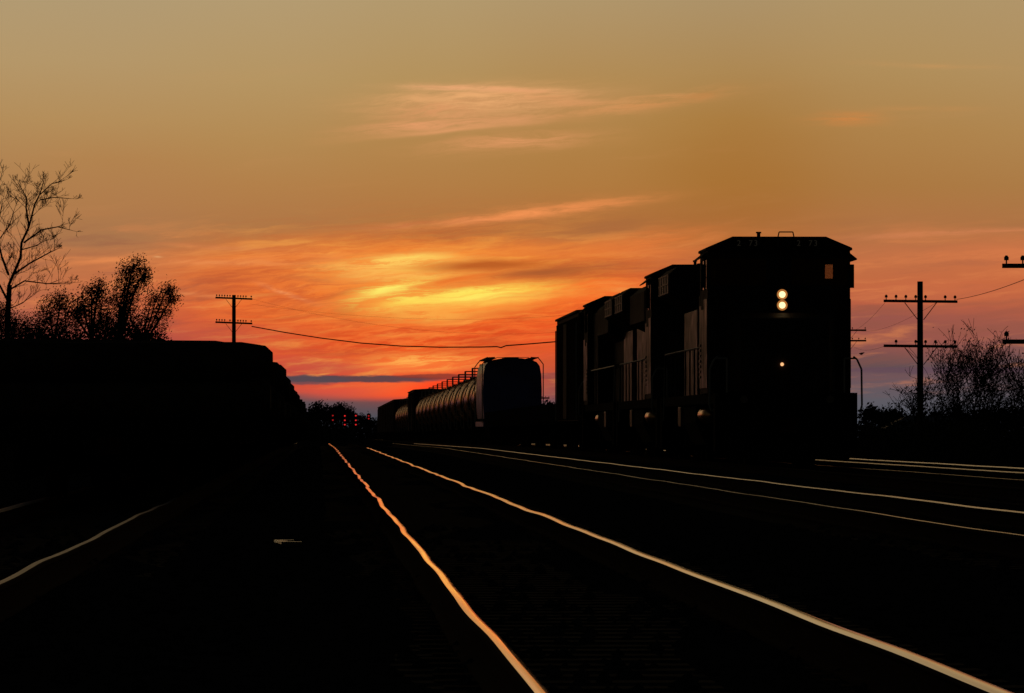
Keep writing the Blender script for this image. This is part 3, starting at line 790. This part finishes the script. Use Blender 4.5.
NF = 7
desc = ['nearest','second nearest','third nearest','middle','third from last','second from last','last and farthest']
for c in range(NF):
    yc = 70.0 + c*19.3
    fl = f0 if c == 0 else copy_tree(f0)
    fl.location = (TR['far left'], yc, 0)
    tag(fl, desc[c] + ' of the dark flatcars stacked with crosswise logs', 'flatcar', 'flatcars loaded with logs')
    k = 0
    for lay, cnt in ((0, 31), (1, 7 if c else 8)):
        for i in range(cnt):
            key = (k*7 + c*3) % 9
            while len(protos) <= key:
                j = len(protos); protos.append(log_mb(3.4, .225 + .006*j, j).build('log', ['logbark','logend'], None, smooth=True))
                protos[-1]['_free'] = 1
            p = protos[key]
            if p.get('_free'): o = p; del o['_free']
            else: o = p.copy(); C.objects.link(o)
            rj = .225 + .006*key
            zz = .90 + rj if not lay else .90 + .25 + .435 + random.uniform(-.015,.02)
            o.location = (TR['far left'] + random.uniform(-.30,.22) - (.06 if not lay else 0), yc + .28 + i*.535 + lay*.267, zz)
            o.rotation_euler = (random.random()*6.28, 0, random.uniform(-.05,.05) if lay else random.uniform(-.02,.02))
            tag(o, 'bark-covered log lying crosswise in the %s layer on the %s flatcar' % (('bottom','top')[lay], desc[c]), 'log', 'logs on the %s flatcar' % desc[c])
            k += 1
for j, p in enumerate(protos):
    if p.get('_free'): bpy.data.objects.remove(p)
rf_ = random.Random(9)
FD = ['first','second','third','fourth','fifth','sixth','seventh','eighth','ninth','tenth']
for c in range(10):
    yc = 70.0 + (c+7)*19.3; dz = -drop(yc)
    fl = copy_tree(f0); fl.location = (TR['far left'], yc, dz)
    tag(fl, '%s flatcar beyond the seven near ones, tiny, loaded with logs' % FD[c], 'flatcar', 'far flatcars loaded with logs')
    for lay, cnt in ((0, 31), (1, 8)):
        for i in range(cnt):
            x = TR['far left'] + rf_.uniform(-.25,.2); y = yc + .28 + i*.535 + lay*.267; z = dz + .90 + .25 + lay*.435
            farlogs.tube((x-1.7,y,z),(x+1.7,y,z),.25,.24,8,0,1)
tag(farlogs.build('far_logs', ['logbark','logend'], None, fix=False), 'logs stacked crosswise on the far flatcars', 'logs', kind='stuff')

# ---------------------------------------------------------------- telegraph poles, wires, signals
def pole(x, Y, ztop, arms, half, label, r=.13, nins=10, zb=-.6, tilt=0.0, thick=.05):
    root = empty('telegraph_pole', (x, Y, zb - drop(Y))); zb2 = zb - drop(Y)
    MB().tube((0,0,-.3),(0,0,ztop-zb2),r,r*.82,12).build('post', 'wood', root, smooth=True)
    for z in arms:
        zz = z - zb2
        a = MB().box(-half,half,-r-.10,-r+.0,zz-thick,zz+thick).build('crossarm', 'wood', root)
        a.rotation_euler = (0, tilt, 0); a.location = (0, 0, 0)
        if tilt: a.location = (-zz*math.sin(tilt), 0, zz*(1-math.cos(tilt)))
        b = MB()
        for s in (-1,1): b.tube((s*.12*1, -r-.11, zz-.75*half/1.5),(s*.65*half/1.5,-r-.11,zz-thick),.018,n=5)
        b.build('brace', 'rust', root, fix=False)
        rr = random.Random(int(Y)+int(z*10))
        for i in range(nins):
            q = -half + .1 + (2*half-.2)*i/(nins-1)
            if abs(q) < .18: continue
            if rr.random() < .12: continue
            ins = MB().tube((q,-r-.05,zz+thick),(q,-r-.05,zz+thick+.09),.018,n=6).tube((q,-r-.05,zz+thick+.08),(q,-r-.05,zz+thick+.15),.055,.06,8).tube((q,-r-.05,zz+thick+.15),(q,-r-.05,zz+thick+.2),.06,.025,8)
            io = ins.build('insulator', 'insul', a, fix=False)
    tag(root, label, 'telegraph pole', 'telegraph poles along the line')
    return root
def pz(py, Y): return CH + (VY-py)/F*Y
pole(at(234,0,487).x, 487, pz(295,487), [pz(298.5,487), pz(323,487)], 1.5, 'telegraph pole with two crossarms rising behind the log load', r=.19, nins=14, tilt=R(2.2), thick=.07)
pole(at(921.5,0,243).x, 243, pz(281,243), [pz(301,243), pz(346,243)], 1.5, 'thick telegraph pole with two crossarms right of the locomotive', r=.14, nins=8, tilt=R(.6), thick=.055)
pole(at(1065,0,146).x, 146, pz(245,146), [pz(265.5,146), pz(341.5,146)], 1.5, 'telegraph pole at the right picture edge, only its crossarm ends in view', r=.14, nins=8, thick=.055)
pole(at(850,0,560).x, 560, pz(322,560), [pz(330,560), pz(340.5,560)], 1.6, 'telegraph pole mostly hidden behind the leading locomotive', r=.15, nins=6, thick=.08)
pole(at(540.5,0,1000).x, 1000, pz(392,1000), [pz(398,1000)], 1.5, 'farthest telegraph pole, a tiny arm beside the blue-grey hopper', r=.2, nins=6, thick=.12)
def wire(name, a, b, sag, r, label, n=40, kink=None):
    pts = []
    for i in range(n+1):
        t = i/n; p = a.lerp(b, t); p.z -= sag*4*t*(1-t)
        pts.append(p)
    o = MB().path(pts, r, 5).build(name, 'wire', None, fix=False)
    tag(o, label, 'wire', 'wires strung between the poles'); return o
a = at(252,326,487)
# heavy cable crossing over the tracks: sags to y 347 near x 430
pts = [at(252,326.5,487), at(285,332.5,480), at(320,338,474), at(360,343,468), at(400,346,462), at(440,347.2,456), at(480,347,450), at(497,346.6,448), at(501,347.6,447.5), at(506,345.6,447), at(530,343.8,442), at(556,341.6,438), at(620,334,428), at(700,322,416)]
o = MB().path(pts, .045, 6).build('overhead_cable', 'wire', None, fix=False); tag(o, 'thick sagging cable crossing the sky above the tracks', 'cable')
wire('wire', at(252,299,487), at(735,300,560), 3.0, .006, 'thin wire leaving the upper crossarm of the pole behind the logs')
wire('wire', at(250,304,487), at(740,288,560), 2.0, .006, 'thin wire just below the upper crossarm of the pole behind the logs')
wire('wire', at(958,299,243), at(1010,265,146) + Vector((1.2,0,0)), .12, .010, 'thin wire rising from the upper arm of the thick pole to the right edge')
wire('wire', at(888,300,243), at(846,330,560), .5, .006, 'thin wire from the upper arm of the thick pole towards the locomotive')
wire('wire', at(940,301,243), at(858,330,560), .5, .006, 'thin wire slanting down across the thick pole from its upper arm')
wire('wire', at(888,345,243), at(848,340,560), .5, .006, 'thin wire from the lower arm of the thick pole towards the locomotive')
# small bird perched on a wire
bm_ = MB()
bm_.lathe_y([(-.11,.01),(-.08,.05),(0,.075),(.09,.05),(.22,.012)], 0, 0, 10); bm_.tube((0,-.13,.045),(0,-.08,.05),.03,.04,8); bm_.tube((0,-.18,.04),(0,-.13,.045),.004,.015,6)
for s in (-1,1): bm_.tube((s*.02,0,-.06),(s*.02,0,-.12),.006,n=4)
bo = bm_.build('bird', 'bird', None, smooth=True, fix=False); bo.scale = (.8,.8,.8); bo.location = at(862.5,353.5,300); bo.rotation_euler = (R(20),0,R(-70))
tag(bo, 'small dark bird just right of the locomotive against the dusk sky', 'bird')

def signal(px, ys, Y, label, m='red'):
    x = at(px,0,Y).x; zb = -.6-drop(Y); zt = pz(ys[0]-3, Y)
    r = empty('signal_mast', (x, Y, zb))
    MB().tube((0,.25,0),(0,.25,zt-zb),.07,n=8).build('mast', 'signal', r)
    zs = [pz(q, Y)-zb for q in ys]
    MB().box(-.30,.30,0,.12,zs[-1]-.35,zs[0]+.35).build('backboard', 'signal', r, bevel=.05)
    for q in zs:
        h = MB().tube((0,-.02,q),(0,0,q),.13,n=14).build('lamp', m, r)
        MB().tube((0,-.25,q+.19),(0,-.02,q+.19),.05,.12,n=8).build('hood', 'signal', h)
    tag(r, label, 'railway signal', 'red signals far down the line'); return r
signal(332.8, (415.5,420), 930, 'leftmost far signal, a dim red pair below the tree', 'redlo')
signal(344.8, (415.8,420.2,424.6), 930, 'far signal with three stacked red lights, second from left')
signal(355.8, (415.6,420.2,424.6), 930, 'far signal with three stacked red lights, third from left')
signal(368.7, (415.8,418.6), 930, 'rightmost far signal, dim red beside the end of the train', 'redlo')

# ---------------------------------------------------------------- vegetation
def branchy(mb, p, d, L, r, depth, rng, leaves, spread=.55, up=.25, minr=.006, kidsn=(2,4), leafp=0, steps=4, lp=None):
    wobl = .05 if spread == .501 else .16
    seg = L/steps; q = p.copy(); dd = d.copy()
    for k in range(steps):
        dd = (dd + Vector((rng.uniform(-1,1), rng.uniform(-1,1), rng.uniform(-.7,.8)))*wobl).normalized()
        nq = q + dd*seg; r0 = r*(1-.55*k/steps); r1 = r*(1-.55*(k+1)/steps)
        mb.tube(q, nq, max(r0,minr), max(r1,minr), 5 if r > .04 else 3)
        q = nq
        if depth > 0 and k >= 1:
            for _ in range(rng.randint(*kidsn) if k == steps-1 else rng.randint(0, kidsn[1]-1)):
                ax = Vector((rng.uniform(-1,1), rng.uniform(-1,1), rng.uniform(-.3,1))).normalized()
                nd = (dd*(1-spread) + ax*spread + Vector((0,0,up))).normalized()
                branchy(mb, q, nd, L*rng.uniform(.45,.75), max(r1*.7,minr), depth-1, rng, leaves, spread, up, minr, kidsn, leafp, steps, lp)
        if leaves is not None and depth <= 1:
            for _ in range(leafp): leaves.append(q + Vector((rng.gauss(0,.1), rng.gauss(0,.1), rng.gauss(0,.1))))
def leafmesh(pts, size, rng):
    mb = MB()
    for p in pts:
        a = Vector((rng.gauss(0,1), rng.gauss(0,1), rng.gauss(0,1))).normalized(); b = a.orthogonal().normalized()
        s = size*rng.uniform(.5,1.4); c = a.cross(b)
        mb.add([p-b*s, p+c*s*.5, p+b*s, p-c*s*.5], [(0,1,2,3)])
    return mb
# bare tree at the left edge
Yt = 200; rng = random.Random(5)
base = at(9, 0, Yt); root = empty('bare_tree', (base.x, Yt, -.55))
tm = MB(); zb = -.55
def P(px, py): q = at(px, py, Yt); return Vector((q.x-base.x, rng.uniform(-.3,.3), q.z-zb))
def limb(pxs, r0, r1, tw=1.0, dep=2):
    pts = [P(*q) for q in pxs]
    for i, (a_, b_) in enumerate(zip(pts, pts[1:])):
        n = len(pts)-1; ra = r0+(r1-r0)*i/n; rb = r0+(r1-r0)*(i+1)/n
        if r0 < .1: ra *= .72; rb *= .72
        tm.tube(a_, b_, ra, rb, 6)
        L = (b_-a_).length
        cnt = max(2, int(L*5.5*tw))
        for k in range(cnt):
            t = rng.random(); o = a_.lerp(b_, t)
            side = Vector((rng.choice((-1,1))*rng.uniform(.4,1), rng.uniform(-.4,.4), rng.uniform(-.1,.8)))
            dd = ((b_-a_).normalized()*.6 + side*.7).normalized()
            branchy(tw_m, o, dd, rng.uniform(.22,.68), .010, dep, rng, None, .501, .03, .0052, (1,3), 0, 4)
    branchy(tw_m, pts[-1], (pts[-1]-pts[-2]).normalized(), rng.uniform(.18,.32), .010, dep, rng, None, .501, .03, .0052, (2,3), 0, 4)
tw_m = MB()
limb([(8,440),(8,320),(10,285)], .11, .085, .15, 1)
limb([(10,285),(21,258),(22,243),(30,227),(35,205),(41,194),(44,183)], .075, .02)
limb([(30,227),(27,208),(27,198),(21,187)], .05, .02)
limb([(41,195),(52,184),(64,181)], .03, .015)
limb([(41,200),(55,198),(70,199)], .03, .014)
limb([(24,243),(42,230),(58,227),(70,230)], .045, .015)
limb([(12,276),(30,264),(50,253),(56,250)], .05, .016)
limb([(10,290),(25,281),(48,284),(68,283)], .045, .015)
limb([(9,275),(3,258),(-2,238),(-1,222),(2,206)], .06, .02)
limb([(8,300),(0,285),(-12,262),(-22,235)], .06, .02)
limb([(0,240),(10,225),(14,212)], .03, .015)
limb([(-2,215),(-6,198),(0,182)], .04, .015)
limb([(22,250),(36,246),(48,240)], .03, .012)
limb([(9,310),(24,303),(30,296)], .03, .012)
tm.build('trunk', 'bark', root, fix=False); tw_m.build('twigs', 'bark', root, fix=False)
tag(root, 'tall leafless tree with fine bare branches at the left edge', 'tree')

def shrub(px, Y, top, wid, label, seed, leafp=3, lsize=.07, nst=9, group=None, cat='shrub', name='shrub', lean=0.0, blobs=None, zb=-.55, ldens=1.0, minr=.012, dep=3):
    rng = random.Random(seed); b = at(px, 0, Y); zb = zb - drop(Y); root = empty(name, (b.x, Y, zb))
    H = pz(top, Y) - zb; W = wid/F*Y/2
    st_, lv = MB(), []
    for i in range(nst):
        a_ = rng.random()*6.28; t = (i+.5)/nst*2-1
        d = Vector((t*W/H*1.0 + lean + rng.uniform(-.15,.15), rng.uniform(-.3,.3), 1)).normalized()
        p0 = Vector((t*W*.25, rng.uniform(-.3,.3), 0))
        branchy(st_, p0, d, H*rng.uniform(.40,.50)*(1-.2*abs(t)), .02+.006*H, dep, rng, lv, .52, .10, minr, (1,3), leafp, 4)
    st_.build('stems', 'bark', root, fix=False)
    # trim the leaf cloud to the crown height
    lv = [p for p in lv if p.z < H*1.03 and rng.random() < ldens]
    leafmesh(lv, lsize, rng).build('foliage', 'leaf', root, fix=False)
    tag(root, label, cat, group); return root
G1 = 'shrubs behind the log load'
0 and shrub(118, 190, 292, 46, 'dense tall bush with a narrow leaning crown behind the logs', 3, 4, .09, 7, G1, lean=.0)
# tall narrow poplar-like crown, leaning right
def crown_tree(px, Y, label, pts, seed, dens, lsize, name='tree', cat='tree', group=None, mat_='leaf', zb=-.55, tr=.1):
    """pts: ellipses (px, py, rx, ry, tilt) of leaf clumps joined by limbs to a trunk"""
    rng = random.Random(seed); b = at(px,0,Y); zbb = zb - drop(Y); root = empty(name, (b.x, Y, zbb))
    tk, lv = MB(), []
    def loc(x, y): q = at(x, y, Y); return Vector((q.x-b.x, 0, q.z-zbb))
    fork = loc(px, max(p[1]+p[3] for p in pts)+2); tk.tube((0,0,0), fork, tr, tr*.8, 8)
    for (x, y, rx, ry, tilt) in pts:
        c = loc(x, y); m_ = F/Y
        ex = Vector((math.cos(R(tilt)),0,math.sin(R(tilt)))); ez = Vector((-math.sin(R(tilt)),0,math.cos(R(tilt))))
        low = c - ez*ry/m_*.9; high = c + ez*ry/m_*.85
        tk.tube(fork, low, tr*.6, tr*.35, 6); tk.tube(low, c, tr*.35, tr*.22, 5); tk.tube(c, high, tr*.22, tr*.06, 4)
        area = rx*ry/m_/m_*3.14; nb = max(40, int(area*(85 if Y < 400 else 11)))
        for i in range(nb):
            while True:
                p, q, w = rng.uniform(-1,1), rng.uniform(-1,1), rng.uniform(-1,1)
                if p*p+q*q+w*w < 1: break
            t = c + ex*p*rx/m_ + ez*q*ry/m_ + Vector((0, w*rx/m_, 0))
            s0 = low.lerp(high, max(0, min(1, (q+.6)/2.2)))
            mid = s0.lerp(t, .5) + Vector((rng.gauss(0,.05),0,rng.gauss(0,.05)))
            if i % 2 == 0: tk.tube(s0, mid, tr*.12, tr*.08, 3); tk.tube(mid, t, tr*.08, tr*.04, 3)
            for _ in range(int(dens*.40*rng.uniform(.1,1.9)) if Y < 400 else int(dens*rng.uniform(.3,1.7))):
                lv.append(t + Vector((rng.gauss(0,1), rng.gauss(0,1), rng.gauss(0,1)))*(.11 if Y < 400 else .42))
    tk.build('trunk', 'bark', root, fix=False)
    leafmesh(lv, lsize, rng).build('crown', mat_, root, fix=False)
    tag(root, label, cat, group); return root
crown_tree(118, 192, 'narrow bushy tree leaning right, tallest of those behind the logs', [(136,266,10,11,-30),(129,276,13,14,-15),(124,290,11,16,-10),(133,292,10,14,-25),(120,306,12,18,-4),(128,312,10,16,-8),(118,332,18,14,0),(142,278,7,10,-35)], 8, 50, .034, group='trees behind the log load', tr=.08)
crown_tree(92, 189, 'rounded bushy tree left of the narrow leaning tree', [(99,288,9,9,-10),(92,296,12,10,0),(84,306,12,13,8),(102,306,11,15,-5),(90,318,18,14,0),(76,312,9,10,15),(108,324,10,14,0)], 9, 50, .034, group='trees behind the log load', tr=.08)
crown_tree(142, 188, 'sparse bushy tree reaching right above the log load', [(168,290,8,5,-35),(158,298,11,8,-25),(150,308,13,12,-15),(163,312,9,10,-20),(145,322,15,14,0),(158,330,12,12,0),(138,334,14,12,0),(172,300,5,5,-40)], 10, 40, .032, group='trees behind the log load', tr=.06)
crown_tree(55, 191, 'low rounded bush beside the bare tree', [(60,300,12,9,0),(50,310,14,12,5),(66,316,14,13,0),(40,322,14,12,0),(56,330,20,12,0),(76,332,12,11,0)], 12, 50, .034, group='trees behind the log load', tr=.07)
crown_tree(15, 193, 'low dark bush around the foot of the bare tree', [(14,328,20,16,0),(2,322,18,18,0),(30,335,18,12,0),(-14,318,20,20,0)], 13, 75, .032, group='trees behind the log load', tr=.07)
crown_tree(104, 187, 'dark dense thicket bush low behind the logs', [(60,346,45,16,0),(115,340,32,18,0),(20,346,40,14,0),(150,344,20,12,0)], 14, 34, .06, group='trees behind the log load', tr=.07)
G2 = 'shrubs beside the right-hand poles'
shrub(976, 262, 322, 110, 'open twiggy shrub with sparse leaves right of the thick pole', 17, 2, .05, 13, G2, ldens=.3, minr=.010, dep=3)
shrub(1016, 258, 326, 90, 'twiggy shrub with sparse leaves at the right picture edge', 18, 2, .05, 11, G2, ldens=.3, minr=.010, dep=3)
shrub(934, 266, 368, 74, 'smaller twiggy shrub around the foot of the thick pole', 19, 1, .06, 8, G2, ldens=.5, minr=.010, dep=3)
crown_tree(985, 268, 'lower denser thicket filling in behind the twiggy shrubs', [(955,406,24,8,0),(1000,402,26,12,0),(1030,398,22,14,0),(975,410,30,8,0)], 23, 16, .045, group=G2, tr=.06)
# low undergrowth along the right-hand side
mb = MB(); rng = random.Random(4)
for i in range(30000):
    y = rng.uniform(235, 330); x = rng.uniform(15.5 + (y-235)*.06, 46); top = .55 - .12*math.sin(x*.7+y*.1) + .12*math.sin(x*.31) + max(0,min(1,(x-25)/5))*.8
    z = -.55 + rng.random()**.7*(top+.55); s = rng.uniform(.05,.12)
    a_ = Vector((rng.gauss(0,1),rng.gauss(0,1),rng.gauss(0,1))).normalized(); b_ = a_.orthogonal().normalized(); c_ = a_.cross(b_); p = Vector((x,y,z-drop(y)))
    mb.add([p-b_*s, p+c_*s*.6, p+b_*s, p-c_*s*.6], [(0,1,2,3)])
tag(mb.build('undergrowth', 'leaf', fix=False), 'low dark undergrowth beside the right-hand tracks', 'undergrowth', kind='stuff')
# far shed with a sloping roof
Ys = 600; s_ = F/Ys; zg = -.55-drop(Ys); x0 = at(884,0,Ys).x; x1 = at(912,0,Ys).x; x2 = at(952,0,Ys).x; x3 = at(986,0,Ys).x; zt = pz(415.5,Ys)-zg; ze = pz(430,Ys)-zg
sh = empty('shed', ((x0+x3)/2, Ys, zg)); cx = (x0+x3)/2
MB().box(x0-cx+.25,x3-cx-.25,.3,7.7,0,ze).build('wall', 'shedwall', sh)
MB().add([(x0-cx,0,ze),(x3-cx,0,ze),(x3-cx,8,ze),(x0-cx,8,ze),(x1-cx,4,zt),(x2-cx,4,zt)], [(0,1,5,4),(1,2,5),(2,3,4,5),(3,0,4),(0,3,2,1)]).build('roof', 'roof', sh)
MB().box(1.0,2.1,.28,.299,.1,ze-.2).build('door', 'shedwall', sh)
tag(sh, 'low dark shed with a pale-edged sloping roof behind the thick pole', 'shed')
# far trees on the horizon
far = [(325,1010,[(318,436,16,6,0),(342,437,16,6,0)],'dark low scrub at the end of the near track'),
       (290,1100,[(290,433,16,7,0),(265,433,14,7,0)],'low far bushes behind the last log-laden flatcar'),
       (200,1120,[(200,433,22,7,0),(150,433,22,7,0),(240,433,18,7,0)],'low far bushes seen under the log-laden flatcars'),
       (60,1120,[(60,433,26,7,0),(10,433,24,7,0),(105,433,22,7,0)],'far bushes low at the left edge under the logs'),
       (322,1080,[(320,412,10,8,0),(312,418,9,9,0),(330,416,9,9,0)],'rounded far tree at the left of the gap above the rails'),
       (342,1100,[(341,411,10,6,0),(349,415,5,6,0),(336,417,9,8,0)],'far tree with an uneven crown above the red signals'),
       (306,1060,[(305,420,9,8,0),(312,426,8,8,0),(306,435,16,7,0)],'low far tree beside the end of the log load'),
       (360,1150,[(361,421,8,4,0),(354,424,8,6,0),(368,424,8,5,0)],'low hazy far trees clump behind the middle signals'),
       (378,1170,[(378,424,8,4,0),(388,425,8,5,0)],'faint far tree where the train ends'),
       (345,1040,[(335,433,14,9,0),(355,433,14,8,0),(320,432,12,10,0)],'dark low thicket in front of the red signals' ),
       (385,1240,[(376,434,14,8,0),(395,432,12,8,0)],'dark low thicket behind the tail of the train'),
       (548,900,[(548,409,9,5,0),(540,413,10,8,0),(556,413,9,8,0)],'far tree in the slot between hopper and boxcar'),
       (872,900,[(873,413,7,6,0),(868,419,9,8,0),(880,420,8,8,0),(866,433,14,7,0),(884,434,12,7,0)],'round far tree just right of the locomotive'),
       (893,910,[(893,416,7,4.5,0),(900,419,7,6,0),(886,420,8,7,0)],'smaller far tree left of the thick pole'),
       (930,930,[(920,424,14,8,0),(940,420,14,9,0),(960,421,14,9,0),(915,434,16,7,0),(945,434,16,7,0)],'dark far tree behind the shed'),
       (1000,930,[(985,419,16,9,0),(1010,418,16,10,0),(1030,420,12,10,0),(980,434,18,7,0),(1012,434,18,7,0)],'dark far tree at the right beyond the twiggy shrubs')]
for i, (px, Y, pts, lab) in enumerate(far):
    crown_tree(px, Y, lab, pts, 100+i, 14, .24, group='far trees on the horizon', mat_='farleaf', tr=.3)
print('objects', len(sc.objects))
